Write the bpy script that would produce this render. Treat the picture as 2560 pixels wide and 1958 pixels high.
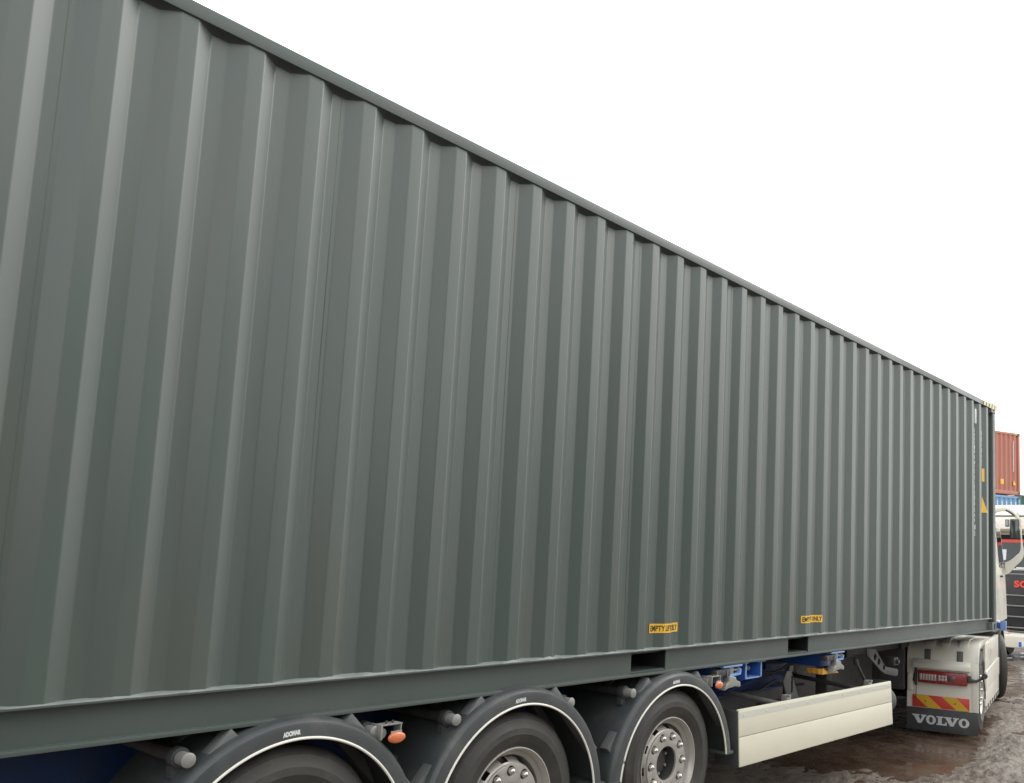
import bpy, bmesh, math, random
from mathutils import Vector, Matrix, noise
random.seed(7)
R = math.radians
scene = bpy.context.scene
COL = scene.collection
for o in list(bpy.data.objects): bpy.data.objects.remove(o)

# ---------------------------------------------------------------- camera
# place axes: x along the container towards the tractor, y away from the camera, z up
Z0 = 1.2                       # underside of the container above the yard
F_PX, CXP, CYP = 2249.3, 1605.3, 1130.7
CAM = Vector((0.2103, -3.5355, 0.7549 + Z0))
YAW, PIT, ROL = 0.666234, 0.115865, 0.040244
fw = Vector((math.cos(PIT)*math.cos(YAW), math.cos(PIT)*math.sin(YAW), math.sin(PIT)))
rt = Vector((math.sin(YAW), -math.cos(YAW), 0)); up = rt.cross(fw)
rr = rt*math.cos(ROL) + up*math.sin(ROL); uu = -rt*math.sin(ROL) + up*math.cos(ROL)
cd = bpy.data.cameras.new('camera'); cam = bpy.data.objects.new('camera', cd); COL.objects.link(cam)
cam.matrix_world = Matrix(((rr.x, uu.x, -fw.x, CAM.x), (rr.y, uu.y, -fw.y, CAM.y), (rr.z, uu.z, -fw.z, CAM.z), (0, 0, 0, 1)))
cd.sensor_width = 36; cd.sensor_fit = 'HORIZONTAL'; cd.lens = F_PX/2560*36
cd.shift_x = (1280-CXP)/2560; cd.shift_y = (CYP-979)/2560
cd.clip_start = 0.05; cd.clip_end = 2000
scene.camera = cam

# ---------------------------------------------------------------- overcast sky and veiled sun
SUN_AZ, SUN_EL = R(-24), R(38)      # direction towards the sun, azimuth from +x
world = bpy.data.worlds.new('World'); scene.world = world; world.use_nodes = True
nt = world.node_tree; nt.nodes.clear()
sky = nt.nodes.new('ShaderNodeTexSky'); sky.sky_type = 'NISHITA'; sky.sun_disc = False
sky.sun_elevation = SUN_EL; sky.sun_rotation = R(90) - SUN_AZ; sky.dust_density = 4; sky.air_density = 1.5
hsv = nt.nodes.new('ShaderNodeHueSaturation'); hsv.inputs['Saturation'].default_value = 0.1; hsv.inputs['Value'].default_value = 0.09
mx = nt.nodes.new('ShaderNodeMix'); mx.data_type = 'RGBA'; mx.inputs[0].default_value = 0.8
mx.inputs[7].default_value = (2.55, 2.58, 2.60, 1)     # flat cloud layer
bg = nt.nodes.new('ShaderNodeBackground'); wo = nt.nodes.new('ShaderNodeOutputWorld')
nt.links.new(sky.outputs[0], hsv.inputs['Color']); nt.links.new(hsv.outputs[0], mx.inputs[6])
nt.links.new(mx.outputs[2], bg.inputs[0]); bg.inputs[1].default_value = 1.0; nt.links.new(bg.outputs[0], wo.inputs[0])
sl = bpy.data.lights.new('sun', 'SUN'); sl.energy = 1.2; sl.angle = R(35); sl.color = (1, .965, .91)
sun = bpy.data.objects.new('sun', sl); COL.objects.link(sun)
sd = Vector((math.cos(SUN_EL)*math.cos(SUN_AZ), math.cos(SUN_EL)*math.sin(SUN_AZ), math.sin(SUN_EL)))
sun.rotation_euler = sd.to_track_quat('Z', 'Y').to_euler(); sun.location = (5, -20, 30)
vs = scene.view_settings; vs.view_transform = 'Standard'; vs.look = 'None'; vs.exposure = -0.16; vs.gamma = 1; vs.use_curve_mapping = False
scene.render.engine = 'CYCLES'

# ---------------------------------------------------------------- materials
MATS = {}
def mat(name, col, rough=.5, metal=0., var=.12, scale=6., stretch=(1, 1, 1), bump=0., bscale=40., rvar=.1, dirt=None, spec=.5, coat=0., coatr=.1, det=6):
    if name in MATS: return MATS[name]
    m = bpy.data.materials.new(name); m.use_nodes = True; t = m.node_tree; n = t.nodes; l = t.links
    b = n['Principled BSDF']
    tc = n.new('ShaderNodeTexCoord'); mp = n.new('ShaderNodeMapping'); mp.inputs['Scale'].default_value = stretch
    l.new(tc.outputs['Object'], mp.inputs['Vector'])
    nz = n.new('ShaderNodeTexNoise'); nz.inputs['Scale'].default_value = scale; nz.inputs['Detail'].default_value = det; nz.inputs['Roughness'].default_value = .6
    l.new(mp.outputs[0], nz.inputs['Vector'])
    r = n.new('ShaderNodeMapRange'); r.inputs[1].default_value = .1; r.inputs[2].default_value = .9
    r.inputs[3].default_value = 1-var; r.inputs[4].default_value = 1+var; l.new(nz.outputs[0], r.inputs[0])
    mul = n.new('ShaderNodeVectorMath'); mul.operation = 'SCALE'; mul.inputs[0].default_value = col; l.new(r.outputs[0], mul.inputs['Scale'])
    src = mul.outputs[0]
    if dirt:                                   # (colour, amount, scale): grime with a shape of its own
        dz = n.new('ShaderNodeTexNoise'); dz.inputs['Scale'].default_value = dirt[2]; dz.inputs['Detail'].default_value = det+2; dz.inputs['Roughness'].default_value = .7 if det > 3 else .5
        l.new(mp.outputs[0], dz.inputs['Vector'])
        dr = n.new('ShaderNodeMapRange'); dr.interpolation_type = 'SMOOTHSTEP'; dr.inputs[1].default_value = .46; dr.inputs[2].default_value = .8; dr.inputs[4].default_value = dirt[1]
        l.new(dz.outputs[0], dr.inputs[0])
        mm = n.new('ShaderNodeMix'); mm.data_type = 'RGBA'; mm.inputs[7].default_value = (*dirt[0], 1)
        l.new(dr.outputs[0], mm.inputs[0]); l.new(src, mm.inputs[6]); src = mm.outputs[2]
    l.new(src, b.inputs['Base Color'])
    rr_ = n.new('ShaderNodeMapRange'); rr_.inputs[1].default_value = .3; rr_.inputs[2].default_value = .7
    rr_.inputs[3].default_value = max(.02, rough-rvar); rr_.inputs[4].default_value = min(1, rough+rvar)
    l.new(nz.outputs[0], rr_.inputs[0]); l.new(rr_.outputs[0], b.inputs['Roughness'])
    b.inputs['Metallic'].default_value = metal; b.inputs['Specular IOR Level'].default_value = spec
    b.inputs['Coat Weight'].default_value = coat; b.inputs['Coat Roughness'].default_value = coatr
    if bump:
        bz = n.new('ShaderNodeTexNoise'); bz.inputs['Scale'].default_value = bscale; bz.inputs['Detail'].default_value = 4
        l.new(mp.outputs[0], bz.inputs['Vector'])
        bp = n.new('ShaderNodeBump'); bp.inputs['Strength'].default_value = 1; bp.inputs['Distance'].default_value = bump
        l.new(bz.outputs[0], bp.inputs['Height']); l.new(bp.outputs[0], b.inputs['Normal'])
    MATS[name] = m; return m
PAINT = mat('grey_green_container_paint', (.067, .088, .077), .40, var=.03, scale=.7, stretch=(1.4, 1, .30), rvar=0, coat=.32, coatr=.28, det=2, dirt=((.094, .090, .077), .38, 2.0))
RAILP = mat('grey_green_rail_paint', (.070, .088, .079), .42, var=.05, scale=2, stretch=(.5, 1, 1), dirt=((.15, .14, .12), .18, 3), det=3)
SEAL = mat('grey_sealant', (.20, .222, .212), .55, var=.12, scale=25, bump=.002, bscale=60)
BLACK = mat('black_hollow', (.012, .012, .013), .9, var=.1)
YEL = mat('yellow_vinyl', (.80, .47, .045), .4, var=.06, scale=8, dirt=((.3, .22, .1), .2, 14))
DARKV = mat('black_vinyl', (.03, .028, .02), .5, var=.1)
WHITEV = mat('white_vinyl', (.66, .68, .68), .5, var=.1)
BLUE = mat('blue_chassis_paint', (.030, .110, .42), .35, var=.12, scale=5, dirt=((.10, .09, .08), .5, 4))
BLUED = mat('dark_blue_beam_paint', (.016, .046, .145), .45, var=.15, scale=5, dirt=((.06, .055, .05), .5, 4))
BLUE2 = mat('pale_blue_edge_paint', (.20, .33, .62), .4, var=.12, scale=5, dirt=((.16, .14, .12), .4, 8))
PLAST = mat('dark_grey_fender_plastic', (.050, .056, .057), .40, var=.12, scale=8, dirt=((.19, .18, .16), .3, 5), bump=.0004, bscale=160)
TRIM = mat('white_fender_trim', (.74, .73, .65), .45, var=.05, dirt=((.45, .41, .33), .18, 9))
RUBBER = mat('tyre_rubber', (.042, .040, .036), .62, var=.15, scale=10, dirt=((.15, .135, .11), .45, 5), bump=.0006, bscale=90)
RIM = mat('grey_wheel_steel', (.44, .42, .385), .42, .45, var=.1, scale=6, dirt=((.22, .19, .15), .45, 6))
CHROME = mat('chrome_nut_cap', (.62, .60, .56), .25, .9, var=.08, scale=20, dirt=((.25, .22, .18), .3, 20))
STEEL = mat('galvanised_steel', (.27, .265, .245), .5, .25, var=.15, scale=14, dirt=((.20, .17, .13), .5, 10), bump=.0006, bscale=60)
DSTEEL = mat('dark_dusty_steel', (.052, .051, .048), .6, .1, var=.2, scale=9, dirt=((.13, .12, .105), .4, 5))
CREAM = mat('cream_white_aluminium', (.66, .63, .505), .38, var=.03, scale=2.5, stretch=(1, 1, 4), dirt=((.5, .46, .37), .22, 3))
CREAMD = mat('grey_cream_strip', (.54, .54, .46), .45, var=.04, scale=3, dirt=((.42, .4, .34), .25, 9))
TRUCKW = mat('cream_white_truck_paint', (.70, .67, .57), .28, var=.03, scale=3, dirt=((.45, .40, .32), .12, 4), coat=.3)
TRUCKC = mat('clean_truck_paint', (.72, .695, .60), .3, var=.02, scale=.8, coat=.3, det=2)
GREYP = mat('black_grey_plastic', (.050, .052, .054), .5, var=.12, scale=9, dirt=((.15, .14, .13), .3, 6))
GREYR = mat('grey_rubber_block', (.11, .115, .11), .6, var=.1)
REDL = mat('red_lamp_lens', (.27, .018, .022), .22, var=.08, scale=10, coat=.5)
CLEARL = mat('clear_lamp_lens', (.46, .43, .42), .2, .2, var=.15, scale=30, coat=.4)
ORANGE = mat('orange_lamp_lens', (.58, .155, .055), .3, var=.06, scale=30, coat=.4)
REDS = mat('red_reflective_sheet', (.60, .055, .045), .35, var=.05, scale=12)
YELS = mat('yellow_reflective_sheet', (.66, .40, .025), .35, var=.05, scale=12)
LETTER = mat('silver_lettering', (.58, .60, .60), .4, var=.06, scale=12, dirt=((.2, .19, .18), .3, 15))
ORAN = mat('yellow_chock_plastic', (.62, .33, .05), .5, var=.12, scale=12, dirt=((.2, .13, .06), .5, 8))
GLASS = mat('dark_truck_glass', (.018, .026, .028), .06, var=.3, scale=3, coat=.3, rvar=.03)
MIRG = mat('mirror_glass', (.09, .105, .105), .08, .6, var=.5, scale=5, rvar=.03)
SCBLK = mat('black_grille_plastic', (.022, .023, .025), .35, var=.2, scale=6, dirt=((.1, .09, .08), .3, 4))
SCBAR = mat('grey_grille_bar', (.20, .20, .20), .4, var=.1, dirt=((.12, .11, .1), .4, 8))
SCRED = mat('red_truck_lettering', (.75, .075, .05), .4, var=.05)
REDC = mat('red_container_paint', (.43, .165, .115), .5, var=.12, scale=1.2, stretch=(1, 1, .3), dirt=((.3, .19, .15), .5, 2))
BLUC = mat('blue_container_paint', (.17, .33, .53), .5, var=.12, scale=1.2, dirt=((.3, .33, .36), .4, 2))
GREENC = mat('green_container_paint', (.03, .11, .075), .5, var=.12)
PLATEB = mat('blue_plate_band', (.05, .12, .55), .4)

# ---------------------------------------------------------------- mesh helpers
class MB:
    def __init__(s): s.v = []; s.f = []
    def add(s, vs, fs):
        k = len(s.v); s.v += [tuple(a) for a in vs]; s.f += [tuple(i+k for i in q) for q in fs]; return s
    def box(s, x0, x1, y0, y1, z0, z1):
        return s.add([(x, y, z) for x in (x0, x1) for y in (y0, y1) for z in (z0, z1)],
                     [(0, 1, 3, 2), (4, 6, 7, 5), (0, 4, 5, 1), (2, 3, 7, 6), (0, 2, 6, 4), (1, 5, 7, 3)])
    def hexa(s, a, b):           # two quads (4 pts each) joined
        return s.add(list(a)+list(b), [(3, 2, 1, 0), (4, 5, 6, 7)] + [(i, (i+1) % 4, (i+1) % 4+4, i+4) for i in range(4)])
    def prism(s, pts, ax, a0, a1):   # pts are the other two coords in axis order
        def mk(p, a):
            return {'x': (a, p[0], p[1]), 'y': (p[0], a, p[1]), 'z': (p[0], p[1], a)}[ax]
        n = len(pts)
        return s.add([mk(p, a0) for p in pts]+[mk(p, a1) for p in pts],
                     [tuple(range(n))[::-1], tuple(range(n, 2*n))] + [(i, (i+1) % n, (i+1) % n+n, i+n) for i in range(n)])
    def lathe(s, prof, c=(0, 0, 0), ax='y', seg=48, a0=0, a1=360, closed=False, cap=False):
        full = abs(a1-a0) >= 360; m = seg if full else seg+1; n = len(prof); vs = []
        for i in range(m):
            a = R(a0+(a1-a0)*i/seg); ca, sa = math.cos(a), math.sin(a)
            for r, h in prof:
                if ax == 'y': vs.append((c[0]+r*ca, c[1]+h, c[2]+r*sa))
                elif ax == 'x': vs.append((c[0]+h, c[1]+r*ca, c[2]+r*sa))
                else: vs.append((c[0]+r*ca, c[1]+r*sa, c[2]+h))
        fs = []
        for i in range(seg):
            j = (i+1) % m
            for k in range(n if closed else n-1):
                q = (k+1) % n; fs.append((i*n+k, j*n+k, j*n+q, i*n+q))
        if cap and not full: fs += [tuple(range(n)), tuple(range((m-1)*n, m*n))[::-1]]
        return s.add(vs, fs)
    def tube(s, pts, r, seg=12, cap=True):
        pts = [Vector(p) for p in pts]; n = len(pts); vs = []
        for i, p in enumerate(pts):
            d = (pts[min(i+1, n-1)]-pts[max(i-1, 0)]).normalized()
            u = d.cross(Vector((0, 0, 1))) if abs(d.z) < .95 else d.cross(Vector((1, 0, 0)))
            u.normalize(); w = d.cross(u); rad = r[i] if isinstance(r, (list, tuple)) else r
            vs += [p+(u*math.cos(2*math.pi*k/seg)+w*math.sin(2*math.pi*k/seg))*rad for k in range(seg)]
        fs = [(i*seg+k, i*seg+(k+1) % seg, (i+1)*seg+(k+1) % seg, (i+1)*seg+k) for i in range(n-1) for k in range(seg)]
        if cap: fs += [tuple(range(seg))[::-1], tuple(range((n-1)*seg, n*seg))]
        return s.add(vs, fs)
    def holed(s, outer, holes, ax, a0, a1):     # prism with holes, pts as in prism()
        bm = bmesh.new(); loops = []
        for L in [outer]+list(holes):
            vs = [bm.verts.new((p[0], p[1], 0)) for p in L]; loops.append(vs)
            for i in range(len(vs)): bm.edges.new((vs[i], vs[(i+1) % len(vs)]))
        bmesh.ops.triangle_fill(bm, use_beauty=True, use_dissolve=False, edges=bm.edges[:])
        bm.verts.index_update(); tri = [[v.index for v in f.verts] for f in bm.faces]; co = [(v.co.x, v.co.y) for v in bm.verts]
        def mk(p, a): return {'x': (a, p[0], p[1]), 'y': (p[0], a, p[1]), 'z': (p[0], p[1], a)}[ax]
        n = len(co); fs = [tuple(t[::-1]) for t in tri]+[tuple(i+n for i in t) for t in tri]; k = 0
        for L in loops:
            m = len(L); fs += [(k+i, k+(i+1) % m, k+(i+1) % m+n, k+i+n) for i in range(m)]; k += m
        bm.free()
        return s.add([mk(p, a0) for p in co]+[mk(p, a1) for p in co], fs)
    def build(s, name, m, parent=None, off=None, bev=0, smooth=None, seg=2):
        me = bpy.data.meshes.new(name)
        o3 = Vector(off) if off else Vector((0, 0, 0))
        me.from_pydata([Vector(v)-o3 for v in s.v], [], s.f)
        bm = bmesh.new(); bm.from_mesh(me); bmesh.ops.recalc_face_normals(bm, faces=bm.faces[:])
        if bev:
            es = [e for e in bm.edges if len(e.link_faces) == 2 and e.calc_face_angle(0) > R(28)]
            bmesh.ops.bevel(bm, geom=es, offset=bev, segments=seg, affect='EDGES', profile=.6, clamp_overlap=True)
        bm.to_mesh(me); bm.free()
        if smooth is None: smooth = 40 if bev else 0
        if smooth:
            me.polygons.foreach_set('use_smooth', [True]*len(me.polygons)); me.set_sharp_from_angle(angle=R(smooth))
        me.materials.append(m)
        o = bpy.data.objects.new(name, me); COL.objects.link(o)
        if parent: o.parent = parent
        return o
OFF = {}
def thing(name, label, cat, base=(0, 0, 0), rz=0, group=None, z=Z0):
    o = bpy.data.objects.new(name, None); COL.objects.link(o); o.empty_display_size = .2
    o.location = (base[0], base[1], base[2]+z); o.rotation_euler = (0, 0, rz)
    o['label'] = label; o['category'] = cat
    if group: o['group'] = group
    OFF[o.name] = Vector(base); return o
def part(mb, name, m, root, **k):           # mb in container coordinates
    par = k.pop('sub', None) or root
    return mb.build(name, m, par, off=OFF[root.name], **k)
def copy_tree(o, parent):
    c = o.copy(); COL.objects.link(c); c.parent = parent
    for ch in list(o.children): copy_tree(ch, c)
    return c
def ell(cx, cy, rx, ry, n=20, ph=0): return [(cx+rx*math.cos(2*math.pi*i/n+ph), cy+ry*math.sin(2*math.pi*i/n+ph)) for i in range(n)]
def slot(cx, cy, w, h, n=8):
    r = w/2; e = h/2-r
    return [(cx+r*math.cos(math.pi*i/n), cy+e+r*math.sin(math.pi*i/n)) for i in range(n+1)]+[(cx-r*math.cos(math.pi*i/n), cy-e-r*math.sin(math.pi*i/n)) for i in range(n+1)]
def text2d(body, size, offset=0., sx=1., space=1.):
    cu = bpy.data.curves.new('txt', 'FONT'); cu.body = body; cu.size = size; cu.offset = offset; cu.space_character = space
    cu.resolution_u = 4
    ob = bpy.data.objects.new('txt', cu); COL.objects.link(ob)
    dg = bpy.context.evaluated_depsgraph_get(); dg.update()
    me = ob.evaluated_get(dg).to_mesh()
    vs = [(v.co.x*sx, v.co.y) for v in me.vertices]; fs = [tuple(p.vertices) for p in me.polygons]
    ob.evaluated_get(dg).to_mesh_clear(); bpy.data.objects.remove(ob); bpy.data.curves.remove(cu)
    x0 = min(v[0] for v in vs); y0 = min(v[1] for v in vs)
    vs = [(a-x0, b-y0) for a, b in vs]
    return vs, fs, max(v[0] for v in vs), max(v[1] for v in vs)
def sstep(a, b, x):
    t = min(1, max(0, (x-a)/(b-a))); return t*t*(3-2*t)

# ================================================================ ground
def ground_h(x, y):
    base = .145*(1-sstep(5.4, 9.2, x))
    n1 = noise.fractal(Vector((x*.35, y*.5, 3.1)), .9, 2.1, 4)
    n2 = noise.fractal(Vector((x*1.6, y*2.6, 9.7)), .8, 2.2, 4)
    n3 = noise.fractal(Vector((x*6.0, y*9.0, 1.7)), .7, 2.2, 3)
    n4 = noise.fractal(Vector((x*8.0, y*19.0, 5.3)), .8, 2.1, 3)
    rut = math.sin((y+.10*x)*5.2+1.2*noise.noise(Vector((x*.25, y*.3, 0))))
    lane = sstep(-.15, -.75, y-.18*(x-10)*(x > 10))          # rough pale mud outside the parked wheels
    basin = sstep(4, 7, x)*(1-sstep(12.3, 13.6, x))*(1-lane)
    pool = math.exp(-((x-17.4)/2.2)**2-((y-1.4)/1.6)**2)
    h = base + .022*n1 + lane*(.034*n2+.022*(abs(n3)-.22)+.018*n4+.018*rut+.020) + (1-lane)*(.012*n2+.006*n3+.005*n4) - .030*basin - .055*pool
    return h
def grid(name, xs, ys, hf, m):
    vs = [(x, y, hf(x, y)) for x in xs for y in ys]; n = len(ys)
    fs = [(i*n+j, (i+1)*n+j, (i+1)*n+j+1, i*n+j+1) for i in range(len(xs)-1) for j in range(n-1)]
    b = MB(); b.v = vs; b.f = fs; return b.build(name, m, smooth=180)
def mud_material():
    m = bpy.data.materials.new('wet_mud'); m.use_nodes = True; t = m.node_tree; n = t.nodes; l = t.links; b = n['Principled BSDF']
    tc = n.new('ShaderNodeTexCoord')
    def nz(s, d=6, r=.6):
        q = n.new('ShaderNodeTexNoise'); q.inputs['Scale'].default_value = s; q.inputs['Detail'].default_value = d; q.inputs['Roughness'].default_value = r
        l.new(tc.outputs['Object'], q.inputs['Vector']); return q
    a = nz(.55, 5); f = nz(7, 8, .7); g = nz(38, 5, .65)
    cr = n.new('ShaderNodeValToRGB'); e = cr.color_ramp.elements
    e[0].position = .36; e[0].color = (.115, .072, .052, 1); e[1].position = .62; e[1].color = (.29, .248, .198, 1)
    e2 = cr.color_ramp.elements.new(.48); e2.color = (.19, .155, .125, 1)
    mixf = n.new('ShaderNodeMix'); mixf.inputs[0].default_value = .55; l.new(a.outputs[0], mixf.inputs[2]); l.new(f.outputs[0], mixf.inputs[3])
    l.new(mixf.outputs[0], cr.inputs[0])
    geo = n.new('ShaderNodeNewGeometry'); sep = n.new('ShaderNodeSeparateXYZ'); l.new(geo.outputs['Position'], sep.inputs[0])
    l.new(cr.outputs[0], b.inputs['Base Color'])
    rg = n.new('ShaderNodeMapRange'); rg.inputs[1].default_value = .35; rg.inputs[2].default_value = .65; rg.inputs[3].default_value = .16; rg.inputs[4].default_value = .66
    l.new(f.outputs[0], rg.inputs[0]); l.new(rg.outputs[0], b.inputs['Roughness'])
    ad = n.new('ShaderNodeMath'); ad.operation = 'MULTIPLY_ADD'; ad.inputs[1].default_value = .35; l.new(g.outputs[0], ad.inputs[0]); l.new(f.outputs[0], ad.inputs[2])
    bp = n.new('ShaderNodeBump'); bp.inputs['Distance'].default_value = .06; bp.inputs['Strength'].default_value = 1
    l.new(ad.outputs[0], bp.inputs['Height']); l.new(bp.outputs[0], b.inputs['Normal'])
    return m
MUD = mud_material()
def frange(a, b, s):
    k = int(round((b-a)/s)); return [a+(b-a)*i/k for i in range(k+1)]
xs = [-400, -60, -12, -4] + frange(0, 5.5, .25) + frange(5.55, 8, .06) + frange(8.03, 15, .03) + frange(15.1, 30, .1) + [34, 40, 60, 120, 600]
ys = [-400, -60, -14, -6] + frange(-4, -2.1, .1) + frange(-2, 1, .022) + frange(1.05, 3, .05) + frange(3.1, 6, .12) + [8, 12, 20, 60, 500]
g = grid('ground', xs, ys, lambda x, y: ground_h(x, y) if -12 < x < 60 and -14 < y < 20 else (.145 if x < 5 else 0.), MUD); g['kind'] = 'structure'
def water_material():
    m = bpy.data.materials.new('muddy_water'); m.use_nodes = True; t = m.node_tree; n = t.nodes; l = t.links; b = n['Principled BSDF']
    tc = n.new('ShaderNodeTexCoord')
    q = n.new('ShaderNodeTexNoise'); q.inputs['Scale'].default_value = 1.1; q.inputs['Detail'].default_value = 6; l.new(tc.outputs['Object'], q.inputs['Vector'])
    cr = n.new('ShaderNodeValToRGB'); e = cr.color_ramp.elements
    e[0].position = .35; e[0].color = (.060, .035, .025, 1); e[1].position = .68; e[1].color = (.135, .095, .066, 1)
    l.new(q.outputs[0], cr.inputs[0]); l.new(cr.outputs[0], b.inputs['Base Color'])
    q2 = n.new('ShaderNodeTexNoise'); q2.inputs['Scale'].default_value = 5; q2.inputs['Detail'].default_value = 7; l.new(tc.outputs['Object'], q2.inputs['Vector'])
    r = n.new('ShaderNodeMapRange'); r.inputs[1].default_value = .42; r.inputs[2].default_value = .62; r.inputs[3].default_value = .10; r.inputs[4].default_value = .42
    l.new(q2.outputs[0], r.inputs[0]); l.new(r.outputs[0], b.inputs['Roughness'])
    bp = n.new('ShaderNodeBump'); bp.inputs['Distance'].default_value = .004; l.new(q2.outputs[0], bp.inputs['Height']); l.new(bp.outputs[0], b.inputs['Normal'])
    b.inputs['IOR'].default_value = 1.33
    return m
wv = MB(); wv.add([(7.4, -5.5, -.012), (29, -5.5, -.012), (29, 6, -.012), (7.4, 6, -.012)], [(0, 1, 2, 3)])
w = wv.build('puddle_water', water_material()); w['kind'] = 'structure'

# ================================================================ the grey container
P, X0 = .28, 1.7395
XA, XB = -.102, 12.09
OUT, INN = .010, .047
def prof(x, rad=.0035):
    s = ((x-X0)/P) % 1.0
    def raw(s):
        s %= 1.0
        if s < .25: return OUT+(INN-OUT)*s/.25
        if s < .5: return INN
        if s < .75: return INN+(OUT-INN)*(s-.5)/.25
        return OUT
    if x > X0+36*P+.07: return INN
    k = rad/P; return sum(raw(s+k*j) for j in (-1, -.5, 0, .5, 1))/5
def prof_xs(a, b):
    xs = {a, b}
    n0 = int((a-X0)/P)-1; n1 = int((b-X0)/P)+1
    for n in range(n0, n1+1):
        for q in (0, .25, .5, .75):
            for d in (-.0055, -.0028, 0, .0028, .0055):
                x = X0+(n+q)*P+d
                if a < x < b: xs.add(x)
    return sorted(xs)
cont = thing('shipping_container', 'long grey-green corrugated shipping container carried on the blue trailer', 'container', ((XA+XB)/2, 1.219, 0))
ZW0, ZW1 = .168, 2.826
seams = [XA+.11]+[X0+(n+.42)*P for n in range(-6, 37, 4) if XA+.3 < X0+(n+.42)*P < XB-.5]+[XB-.105]
zr = [ZW0+(ZW1-ZW0)*i/14 for i in range(15)]
for a, b in zip(seams[:-1], seams[1:]):
    xs_ = prof_xs(a, b); mb = MB()
    def wob(x, z):
        e = min(1, (z-ZW0)/.15, (ZW1-z)/.15)
        return .0020*e*noise.noise(Vector((x*2.3, z*.9, 4)))+.0005*e*noise.noise(Vector((x*7, z*2.3, 8)))
    vs = [(x, prof(x)+wob(x, z), z) for x in xs_ for z in zr]; n = len(zr)
    fs = [(i*n+j, (i+1)*n+j, (i+1)*n+j+1, i*n+j+1) for i in range(len(xs_)-1) for j in range(n-1)]
    mb.add(vs, fs)
    part(mb, 'side_panel', PAINT, cont, smooth=25)
    # overlapped weld seam between the sheets
    if b < XB-.2:
        part(MB().box(b-.0016, b+.0016, INN-.0006, INN+.01, ZW0, ZW1), 'weld_seam', RAILP, cont)
part(MB().box(XA+.11, XB-.11, .060, .068, ZW0+.005, ZW1-.005), 'inner_lining', BLACK, cont)
part(MB().box(XA+.17, XB-.17, 0, .06, ZW1-.002, 2.884), 'top_rail', RAILP, cont, bev=.003)
part(MB().box(XA+.17, XB-.17, 2.378, 2.438, ZW1-.002, 2.884), 'top_rail', RAILP, cont, bev=.006)
part(MB().box(XA+.12, XB-.12, 2.394, 2.43, ZW0, ZW1), 'side_wall', PAINT, cont)
part(MB().box(XA+.02, XA+.06, .1, 2.34, .16, 2.83), 'door_wall', PAINT, cont)
part(MB().box(XB-.06, XB-.02, .1, 2.34, .16, 2.83), 'end_wall', PAINT, cont)
rb = MB()
ra = [XA+.05+ .1*i for i in range(int((XB-XA-.1)/.1)+1)]
rb.prism([(XA+.02, 2.85)]+[(x, 2.868+(.012 if i % 2 else 0)) for i, x in enumerate(ra)]+[(XB-.02, 2.85)], 'y', .055, 2.385)
part(rb, 'roof', PAINT, cont)
part(MB().box(XA+.1, XB-.1, .09, 2.35, .135, .16), 'floor', DSTEEL, cont)
POCK = [(4.74, 5.107), (6.768, 7.112)]
for i in range(38):
    x = XA+.35+i*.31
    if any(a-.06 < x < b+.02 for a, b in POCK): continue
    part(MB().box(x, x+.045, .09, 2.35, .02, .134), 'cross_member', DSTEEL, cont)
# bottom side rail: channel with a web set back between two flanges, cut by two fork pockets
part(MB().box(XA+.17, XB-.17, .001, .085, .159, .167), 'rail_top_flange', RAILP, cont, bev=.002)
part(MB().box(XA+.17, XB-.17, -.006, .085, .010, .027), 'rail_bottom_flange', RAILP, cont, bev=.003)
cuts = [XA+.17]+[c for q in POCK for c in q]+[XB-.17]
for i in range(0, len(cuts), 2):
    part(MB().box(cuts[i], cuts[i+1], .047, .054, .0265, .1595), 'rail_web', RAILP, cont)
for a, b in POCK:
    pk = MB().box(a-.004, a, .0545, .9, .026, .156).box(b, b+.004, .0545, .9, .026, .156).box(a, b, .06, .9, .150, .158)
    part(pk, 'fork_pocket', BLACK, cont)
    part(MB().box(a, b, .055, .9, .026, .034), 'pocket_floor', RAILP, cont)
    part(MB().box(a, b, .30, .31, .034, .15), 'pocket_back', BLACK, cont)
part(MB().box(XA+.17, XB-.17, 2.35, 2.436, .012, .167), 'bottom_rail', RAILP, cont)
# ragged sealant bead along the foot of the wall
sb = MB(); xs_ = frange(XA+.17, XB-.17, .02); vs = []
for x in xs_:
    near = 1.0
    h = .002+.007*max(0, noise.noise(Vector((x*1.7, 0, 5)))+.35)+.009*abs(noise.noise(Vector((x*11, 2, 5))))**1.5
    yw = prof(x)
    vs += [(x, .0005, .1675), (x, .0015+.004*noise.noise(Vector((x*20, 7, 1))), .1685+h*.25), (x, yw*.55, .1685+h*.7), (x, yw+.001, .170+h*1.25), (x, yw+.004, .168)]
sb.add(vs, [(i*5+j, (i+1)*5+j, (i+1)*5+j+1, i*5+j+1) for i in range(len(xs_)-1) for j in range(4)])
part(sb, 'sealant_or_shade_bead', SEAL, cont, smooth=50)
# dark bead painting in the top rail's shade, deeper in the rib recesses
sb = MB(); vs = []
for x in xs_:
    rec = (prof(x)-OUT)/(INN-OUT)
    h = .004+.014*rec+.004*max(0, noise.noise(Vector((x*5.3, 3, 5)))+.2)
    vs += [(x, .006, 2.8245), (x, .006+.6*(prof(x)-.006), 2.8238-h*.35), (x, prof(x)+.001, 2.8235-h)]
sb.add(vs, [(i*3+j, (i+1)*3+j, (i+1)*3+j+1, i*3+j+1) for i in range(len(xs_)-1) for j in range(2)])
part(sb, 'sealant_or_shade_bead', mat('painted_rail_shade', (.055, .063, .062), .6), cont, smooth=50)
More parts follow.
